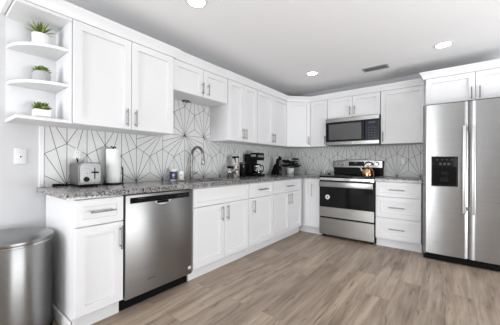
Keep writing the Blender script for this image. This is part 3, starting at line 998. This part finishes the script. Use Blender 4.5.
def wall_plate(name, label, loc, rz, kind, cat, group):
    r = thing(name, label, cat, loc, rz, group)
    MB().box(-0.036, -0.006, -0.058, 0.036, -0.0002, 0.058, bev=0.003, seg=2).build('cover_plate', 'plate', r)
    if kind == 'outlet':
        for z in (-0.021, 0.021):
            s = MB().box(-0.017, -0.008, z - 0.015, 0.017, -0.0062, z + 0.015, bev=0.002).build('socket', 'soapw', r)
            m = MB()
            for x in (-0.007, 0.007): m.box(x - 0.0012, -0.0086, z - 0.004, x + 0.0012, -0.0081, z + 0.006)
            m.build('slot', 'blackmat', s)
    else:
        MB().box(-0.006, -0.0085, -0.013, 0.006, -0.0062, 0.013).build('switch_surround', 'soapw', r)
        MB().box(-0.004, -0.018, -0.010, 0.004, -0.0086, 0.002, bev=0.001).build('toggle', 'markd', r)
    return r


wall_plate('light_switch', 'white light switch plate on the bare grey wall under the open shelf', (0, -3.957, 1.150), L90, 'switch', 'light switch', None)
wall_plate('wall_outlet', 'white outlet plate on the tiles above the toaster', (0.0076, -3.593, 1.165), L90, 'outlet', 'outlet', 'white wall outlets')
wall_plate('wall_outlet', 'white outlet plate on the tiles seen through the faucet arch', (0.0076, -2.235, 1.150), L90, 'outlet', 'outlet', 'white wall outlets')
wall_plate('wall_outlet', 'white outlet plate on the tiles right of the range', (1.942, -0.0076, 1.150), 0, 'outlet', 'outlet', 'white wall outlets')

# ------------------------------------------------------------------ paper towels
r = thing('paper_towel_holder', 'black paper towel stand with round base and small finial', 'paper towel holder', (0.13, -3.355, ZC), 0)
MB().lathe([(0, 0), (0.085, 0), (0.087, 0.004), (0.083, 0.011), (0, 0.012)], seg=36).build('base', 'black', r)
MB().tube([(0, 0, 0.011), (0, 0, 0.325)], 0.006, 10).build('rod', 'black', r)
MB().tube([(0, -0.022, 0.322), (0, -0.014, 0.333), (0, 0, 0.326), (0, 0.014, 0.333), (0, 0.022, 0.322)], 0.0055, 10).build('finial', 'black', r)
m = MB().tube([(0.0, 0.082, 0.010), (0.0, 0.086, 0.05), (0.0, 0.086, 0.13), (0.0, 0.078, 0.155)], 0.006, 10)
m.build('tension_arm', 'black', r)
r = thing('paper_towel_roll', 'white paper towel roll standing on the black holder', 'paper towels', (0.13, -3.355, ZC + 0.0125), 0)
MB().lathe([(0.021, 0.001), (0.056, 0.001), (0.0575, 0.003), (0.0575, 0.295), (0.056, 0.297), (0.021, 0.297), (0.021, 0.001)], seg=40).build('paper', 'paper', r)
MB().lathe([(0.0185, 0.0), (0.0205, 0.0), (0.0205, 0.298), (0.0185, 0.298), (0.0185, 0.0)], seg=24).build('core', 'card', r)

# ------------------------------------------------------------------ soap things near the sink
r = thing('canister', 'small white canister with a navy blue label, left of the faucet', 'canister', (0.10, -2.700, ZC), 0)
MB().lathe([(0, 0), (0.034, 0), (0.037, 0.003), (0.037, 0.104), (0.034, 0.106), (0, 0.106)], seg=32).build('body', 'soapw', r)
b = MB().lathe([(0.0373, 0.010), (0.0378, 0.010), (0.0378, 0.098), (0.0373, 0.098), (0.0373, 0.010)], seg=32).build('label_band', 'navy', r)
m = MB()
a = math.radians(-35)
RL = Matrix.Rotation(a, 4, 'Z')
m.box(0.0375, -0.012, 0.045, 0.0386, 0.004, 0.072, mat=RL)
m.box(0.0375, 0.007, 0.052, 0.0386, 0.012, 0.066, mat=RL)
m.box(0.0372, -0.010, 0.030, 0.0386, 0.010, 0.035, mat=RL)
m.build('label_mark', 'mark', b)
MB().lathe([(0, 0.1065), (0.036, 0.1065), (0.038, 0.109), (0.038, 0.120), (0.036, 0.123), (0, 0.123)], seg=32).build('lid', 'soapw', r)
r = thing('soap_tub', 'white round tub with a pale green mark beside the navy canister', 'tub', (0.10, -2.606, ZC), 0)
MB().lathe([(0, 0), (0.034, 0), (0.039, 0.004), (0.041, 0.085), (0.038, 0.098), (0.028, 0.104), (0, 0.104)], seg=32).build('body', 'soapw', r)
MB().lathe([(0, 0.0012), (0.012, 0.0012), (0.0125, 0)], seg=18, mat=Matrix.Rotation(math.radians(-25), 4, 'Z') @ Matrix.Translation((0.0397, 0, 0.055)) @ Matrix.Rotation(PI / 2, 4, 'Y')).build('label_mark', 'green', r)

# ------------------------------------------------------------------ jars, canister, coffee
r = thing('glass_jar', 'short glass jar with dark lid, leftmost of the group beside the coffee maker', 'jar', (0.15, -1.838, ZC), 0)
MB().lathe([(0, 0.004), (0.030, 0.004), (0.033, 0.008), (0.033, 0.110), (0.030, 0.120), (0.036, 0.120), (0.037, 0.110), (0.037, 0.006), (0.034, 0.0), (0, 0)], seg=32).build('body', 'glass', r)
MB().lathe([(0, 0.0045), (0.0295, 0.0045), (0.0325, 0.009), (0.0325, 0.062), (0, 0.066)], seg=28).build('contents', 'spice', r)
MB().lathe([(0, 0.1205), (0.038, 0.1205), (0.040, 0.124), (0.040, 0.148), (0.037, 0.152), (0, 0.152)], seg=32).build('lid', 'black', r)
r = thing('tall_canister', 'tall speckled patterned canister with black lid between jar and black tin', 'canister', (0.15, -1.725, ZC), 0)
MB().lathe([(0, 0), (0.044, 0), (0.046, 0.003), (0.046, 0.256), (0.044, 0.259), (0, 0.259)], seg=36).build('body', 'pattern', r)
MB().lathe([(0, 0.2595), (0.047, 0.2595), (0.048, 0.262), (0.048, 0.283), (0.045, 0.287), (0, 0.287)], seg=36).build('lid', 'black', r)
r = thing('black_tin', 'small black tin with dull steel lid against the coffee maker', 'tin', (0.15, -1.570, ZC), 0)
MB().lathe([(0, 0), (0.044, 0), (0.046, 0.003), (0.046, 0.180), (0.044, 0.182), (0, 0.182)], seg=36).build('body', 'blackgl', r)
MB().lathe([(0, 0.1825), (0.046, 0.1825), (0.047, 0.185), (0.047, 0.200), (0.042, 0.205), (0, 0.205)], seg=36).build('lid', 'darksteel', r)

r = thing('coffee_maker', 'black drip coffee maker with overhanging head and glass carafe', 'coffee maker', (0.055, -1.32, ZC), L90)
# local: depth 0..0.25 to -y, width x -0.095..0.095
MB().box(-0.095, -0.250, 0, 0.095, 0.0, 0.030, bev=0.008, seg=2).build('base', 'black', r)
MB().box(-0.095, -0.105, 0.031, 0.095, 0.0, 0.330, bev=0.010, seg=2).build('water_tank', 'black', r)
hdm = MB().box(-0.095, -0.235, 0.235, 0.095, -0.106, 0.345, bev=0.012, seg=2).build('head', 'black', r)
MB().box(-0.097, -0.215, 0.288, -0.0955, -0.125, 0.318, bev=0.0005).build('side_badge', 'chrome', hdm)
MB().box(-0.070, -0.2375, 0.280, 0.070, -0.2355, 0.310, bev=0.0005).build('control_panel', 'chrome', hdm)
MB().lathe([(0, 0.0), (0.060, 0.0), (0.062, 0.004), (0, 0.005)], (0, -0.175, 0.0305), 32).build('hot_plate', 'darksteel', r)
r2 = thing('carafe', 'coffee carafe of glass and steel on the coffee maker hot plate', 'carafe', (0.23, -1.32, ZC + 0.0362), L90)
MB().lathe([(0, 0.003), (0.048, 0.003), (0.060, 0.018), (0.063, 0.060), (0.055, 0.105), (0.046, 0.128), (0.049, 0.128), (0.058, 0.106), (0.066, 0.060), (0.063, 0.016), (0.050, 0), (0, 0)], seg=36).build('body', 'glass', r2)
MB().lathe([(0, 0.0035), (0.047, 0.0035), (0.059, 0.019), (0.0618, 0.045), (0, 0.045)], seg=32).build('coffee', 'coffee', r2)
MB().lathe([(0.0595, 0.100), (0.0615, 0.100), (0.0545, 0.122), (0.0525, 0.122), (0.0595, 0.100)], seg=36).build('band', 'chrome', r2)
MB().lathe([(0, 0.1285), (0.049, 0.1285), (0.051, 0.133), (0.046, 0.146), (0, 0.150)], seg=32).build('lid', 'black', r2)
MB().tube([(0, -0.056, 0.118), (0, -0.090, 0.124), (0, -0.108, 0.105), (0, -0.106, 0.060), (0, -0.092, 0.030), (0, -0.075, 0.028)], 0.008, 10).build('handle', 'black', r2)

# ------------------------------------------------------------------ knife block
r = thing('knife_block', 'slanted black knife block with dark handled knives near the corner', 'knife block', (0.07, -0.667, ZC), L90)
m = MB()
prof = [(0.0, 0.0), (0.160, 0.0), (0.168, 0.110), (0.130, 0.190), (0.062, 0.170)]
MY = Matrix(((0, 0, 1, 0), (-1, 0, 0, 0), (0, 1, 0, 0), (0, 0, 0, 1)))      # (depth, height, width) -> local
m.prism(prof, -0.05, 0.05, bev=0.004, seg=2, mat=MY)
kb = m.build('block', 'black', r)
slope = Vector((0, -0.115 + 0.02, 0.215 - 0.0)).normalized()
for i, (wx, dd, zz, ln) in enumerate(((-0.030, -0.118, 0.186, 0.130), (0.0, -0.112, 0.184, 0.135), (0.030, -0.122, 0.187, 0.12), (-0.022, -0.085, 0.176, 0.10), (0.016, -0.088, 0.177, 0.105), (-0.015, -0.148, 0.150, 0.10), (0.020, -0.152, 0.142, 0.095))):
    a = Vector((wx, dd, zz)); dv = Vector((0, -0.30, 0.95)).normalized()
    m = MB()
    m.tube([a - dv * 0.004, a + dv * ln * 0.3, a + dv * ln * 0.85, a + dv * ln], [0.009, 0.0105, 0.012, 0.009], 10)
    h = m.build('knife_handle', 'nickel' if i in (5, 6) else 'black', r)
    if i in (5, 6): h['label'] = 'steel knife handle'
MB().box(-0.034, -0.1665, 0.018, 0.034, -0.1612, 0.075, bev=0.0005).build('front_plate', 'darksteel', r)

# ------------------------------------------------------------------ plants
def soil_pot(r, prof, mat, soil_r, soil_z, seg=36, sq=False):
    MB().lathe(prof, seg=seg, mat=Matrix.Rotation(PI / 4, 4, 'Z') if sq else None).build('pot', mat, r)
    MB().lathe([(0, soil_z - 0.004), (soil_r, soil_z - 0.004), (soil_r, soil_z), (0, soil_z + 0.003)], seg=seg if not sq else 4, mat=Matrix.Rotation(PI / 4, 4, 'Z') if sq else None).build('soil', 'soil', r)


r = thing('potted_plant', 'spiky green agave in a white ribbed pot on the top shelf', 'plant', (0.15, -3.875, 1.9325), 0, 'small plants on the open shelf')
prof = [(0, 0), (0.044, 0), (0.047, 0.004), (0.050, 0.092), (0.050, 0.096), (0.046, 0.096), (0.045, 0.088), (0, 0.088)]
m = MB(); m.lathe(prof, seg=48)
for v in m.bm.verts:
    rr = math.hypot(v.co.x, v.co.y)
    if rr > 0.0455:
        a = math.atan2(v.co.y, v.co.x); k = 1 + 0.018 * math.cos(24 * a); v.co.x *= k; v.co.y *= k
m.build('pot', 'pot', r)
MB().lathe([(0, 0.0885), (0.0445, 0.0885), (0.0445, 0.092), (0, 0.096)], seg=32).build('soil', 'soil', r)
m = MB()
for k in range(48):
    a = k * 2.39996; el = 0.22 + 1.25 * (k / 48)
    d = Vector((math.cos(a) * math.cos(el), math.sin(a) * math.cos(el), math.sin(el)))
    m.leaf((0.012 * math.cos(a), 0.012 * math.sin(a), 0.097), d, random.uniform(0.080, 0.100), random.uniform(0.006, 0.0085), droop=0.35, mi=0 if k % 3 else 1, n=5, fold=0.35)
m.build('foliage', ['leaf', 'leafy'], r)


def rosette(label, loc, potprof, potmat, soil_r, soil_z, spread, nleaf, ll, lw, seed, extra=None, sq=False):
    r = thing('potted_plant', label, 'plant', loc, 0, 'small plants on the open shelf')
    if sq:
        m = MB()
        h = potprof
        m.box(-h, -h, 0, h, h, 0.075, bev=0.003, seg=2, mi=0)
        m.box(-h - 0.0006, -h - 0.0006, 0.002, h + 0.0006, h + 0.0006, 0.030, bev=0.003, mi=1)
        m.build('pot', ['pot', 'band'], r)
        MB().box(-h + 0.005, -h + 0.005, 0.0752, h - 0.005, h - 0.005, 0.078).build('soil', 'soil', r)
    else:
        MB().lathe(potprof, seg=40).build('pot', potmat, r)
        MB().lathe([(0, soil_z), (soil_r, soil_z), (soil_r, soil_z + 0.003), (0, soil_z + 0.006)], seg=32).build('soil', 'soil', r)
    rnd = random.Random(seed)
    m = MB()
    for c in range(7):
        a = c * 2 * PI / 6; rad = spread if c < 6 else 0
        cx, cy = rad * math.cos(a), rad * math.sin(a)
        for k in range(nleaf):
            b = k * 2.39996 + c; el = 0.15 + 1.25 * k / nleaf
            d = Vector((math.cos(b) * math.cos(el), math.sin(b) * math.cos(el), math.sin(el)))
            m.leaf((cx, cy, soil_z + 0.006 + (0.012 if c == 6 else 0.0)), d, ll * rnd.uniform(0.8, 1.15), lw * rnd.uniform(0.8, 1.1), droop=-0.25, mi=1 if (k + c) % 3 == 0 else 0, n=4, fold=0.4)
    m.build('foliage', ['leaf', 'leafy'], r)
    return r


rosette('green succulent in a rough grey concrete pot on the middle shelf', (0.15, -3.868, 1.6755),
        [(0, 0), (0.036, 0), (0.046, 0.008), (0.053, 0.035), (0.052, 0.065), (0.046, 0.085), (0.041, 0.085), (0.043, 0.072), (0, 0.072)], 'potg', 0.0425, 0.0722, 0.024, 16, 0.044, 0.013, 3)
rosette('dark green succulent in a square white and grey pot on the bottom shelf', (0.15, -3.868, 1.4105), 0.046, None, 0.04, 0.0755, 0.026, 16, 0.048, 0.013, 5, sq=True)

r = thing('potted_plant', 'dark broad-leaved plant in a small white pot in the worktop corner', 'plant', (0.21, -0.28, ZC), 0)
MB().lathe([(0, 0), (0.056, 0), (0.060, 0.004), (0.066, 0.100), (0.066, 0.106), (0.060, 0.106), (0.058, 0.094), (0, 0.094)], seg=36).build('pot', 'pot', r)
MB().lathe([(0, 0.0945), (0.057, 0.0945), (0.057, 0.098), (0, 0.101)], seg=32).build('soil', 'soil', r)
m = MB(); st = MB()
right = Vector((c_, s_, 0)); fwd = Vector((-s_, c_, 0))
specs = [(-0.12, 0.150, 0.0, 0.05), (-0.085, 0.235, 0.02, 0.05), (0.0, 0.155, -0.04, 0.055), (0.03, 0.19, 0.05, 0.05), (0.085, 0.265, 0.0, 0.05), (0.125, 0.150, 0.02, 0.05), (0.09, 0.13, -0.06, 0.045),
         (-0.04, 0.20, -0.05, 0.045), (-0.08, 0.14, 0.07, 0.05), (0.04, 0.15, 0.09, 0.05), (-0.02, 0.22, 0.06, 0.045), (0.06, 0.22, -0.04, 0.045), (-0.13, 0.215, -0.02, 0.04), (0.105, 0.185, 0.05, 0.045)]
for i, (sx_, hz, sy_, ln) in enumerate(specs):
    tip = right * sx_ + fwd * sy_ + Vector((0, 0, hz))
    base = Vector((sx_ * 0.1, sy_ * 0.1, 0.098))
    midp = (base + tip) / 2 + Vector((0, 0, 0.02))
    st.tube([base, midp, tip], 0.0025, 6)
    for q in range(5):
        ang = q * 1.27 + i
        dv = (right * math.cos(ang) + fwd * math.sin(ang)) + Vector((0, 0, 0.25))
        m.leaf(tip, dv, ln * 1.5, ln * 0.55, droop=0.4, n=6, fold=0.12, roll=(1.25 if q % 2 else -1.1) + 0.3 * math.sin(i * 2.7))
m.build('foliage', 'leafd', r)
st.build('stems', 'leafd', r)

# ------------------------------------------------------------------ on the range and beside it
r = thing('kettle', 'polished copper stovetop kettle with black handle on the range', 'kettle', (1.535, -0.33, 0.9249), 0)
MB().lathe([(0, 0), (0.078, 0), (0.084, 0.006), (0.086, 0.030), (0.080, 0.070), (0.066, 0.100), (0.045, 0.118), (0.036, 0.121), (0, 0.121)], seg=44).build('body', 'copper', r)
lid = MB().lathe([(0.0, 0.1215), (0.034, 0.1215), (0.036, 0.124), (0.020, 0.132), (0, 0.134)], seg=32).build('lid', 'copper', r)
MB().lathe([(0, 0.1345), (0.006, 0.1345), (0.006, 0.140), (0.011, 0.146), (0.010, 0.154), (0, 0.157)], seg=20).build('knob', 'black', lid)
MB().tube([(-0.070, 0.0, 0.060), (-0.092, 0.0, 0.085), (-0.104, 0.0, 0.118), (-0.118, 0.0, 0.130)], [0.022, 0.018, 0.014, 0.013], 16).build('spout', 'chrome', r)
MB().tube([(-0.052, 0, 0.108), (-0.058, 0, 0.150), (-0.030, 0, 0.196), (0.010, 0, 0.206), (0.050, 0, 0.192), (0.078, 0, 0.160)], [0.006, 0.007, 0.010, 0.011, 0.011, 0.009], 12).build('handle', 'black', r)
for i, (x, y, lab, ins) in enumerate(((0.790, -0.12, 'small glass shaker of salt at the back left of the range, nearer the corner', 'salt'), (0.868, -0.12, 'small glass shaker of pepper against the left side of the range', 'spice'))):
    r = thing('spice_shaker', lab, 'shaker', (x, y, ZC), 0, 'glass shakers by the range')
    MB().lathe([(0, 0.003), (0.018, 0.003), (0.020, 0.006), (0.018, 0.050), (0.021, 0.050), (0.0235, 0.005), (0.021, 0), (0, 0)], seg=24).build('body', 'glass', r)
    MB().lathe([(0, 0.0035), (0.0175, 0.0035), (0.0192, 0.007), (0.0185, 0.034), (0, 0.034)], seg=20).build('contents', ins, r)
    MB().lathe([(0, 0.0505), (0.0215, 0.0505), (0.022, 0.058), (0.016, 0.067), (0, 0.069)], seg=24).build('cap', 'chrome', r)

# ------------------------------------------------------------------ ceiling fittings
for x, y, lab in ((0.880, -3.045, 'round recessed downlight nearest the camera, above the dishwasher'),
                  (0.924, -0.945, 'round recessed downlight near the corner, left of the air vent'),
                  (2.430, -0.915, 'round recessed downlight in front of the refrigerator cabinet')):
    r = thing('recessed_light', lab, 'ceiling light', (x, y, CEIL), 0, 'recessed ceiling lights')
    MB().lathe([(0.067, -0.0005), (0.086, -0.0005), (0.086, -0.004), (0.069, -0.008), (0.067, -0.006), (0.067, -0.0005)], seg=40).build('trim_ring', 'trimw', r)
    MB().lathe([(0, -0.001), (0.0665, -0.001), (0.0665, -0.005), (0, -0.0055)], seg=40).build('diffuser', 'lamp', r)

r = thing('ceiling_vent', 'grey louvred air vent in the ceiling above the range', 'vent', (1.692, -0.622, CEIL), 0)
m = MB()
vx, vy = 0.155, 0.075
for a in ((-vx, -vy, vx, -vy + 0.018), (-vx, vy - 0.018, vx, vy), (-vx, -vy + 0.018, -vx + 0.018, vy - 0.018), (vx - 0.018, -vy + 0.018, vx, vy - 0.018)):
    m.box(a[0], a[1], -0.010, a[2], a[3], -0.0005)
m.build('frame', 'ventm', r)
MB().box(-vx + 0.018, -vy + 0.018, -0.002, vx - 0.018, vy - 0.018, -0.0006).build('duct_opening', 'duct', r)
for k in range(7):
    y = -vy + 0.030 + k * (2 * vy - 0.060) / 6
    MB().box(-vx + 0.018, -0.008, -0.0008, vx - 0.018, 0.008, 0.0008, mat=Matrix.Translation((0, y, -0.008)) @ Matrix.Rotation(math.radians(25), 4, 'X')).build('slat', 'ventm', r)

r = thing('puck_light', 'small dark puck lamp under the short cabinet over the sink', 'lamp', (0.035, -2.49, 1.8395), 0)
MB().lathe([(0.020, -0.0005), (0.040, -0.0005), (0.040, -0.014), (0.036, -0.016), (0.024, -0.012), (0.020, -0.0005)], seg=32).build('housing', 'darksteel', r)
MB().lathe([(0, -0.001), (0.0195, -0.001), (0.0225, -0.010), (0, -0.010)], seg=28).build('lens', 'mark', r)
MB().tube([(0.0, 0.038, -0.007), (0.0, 0.060, -0.005), (-0.010, 0.080, -0.005)], [0.007, 0.007, 0.007], 8).build('cable_end', 'darksteel', r)
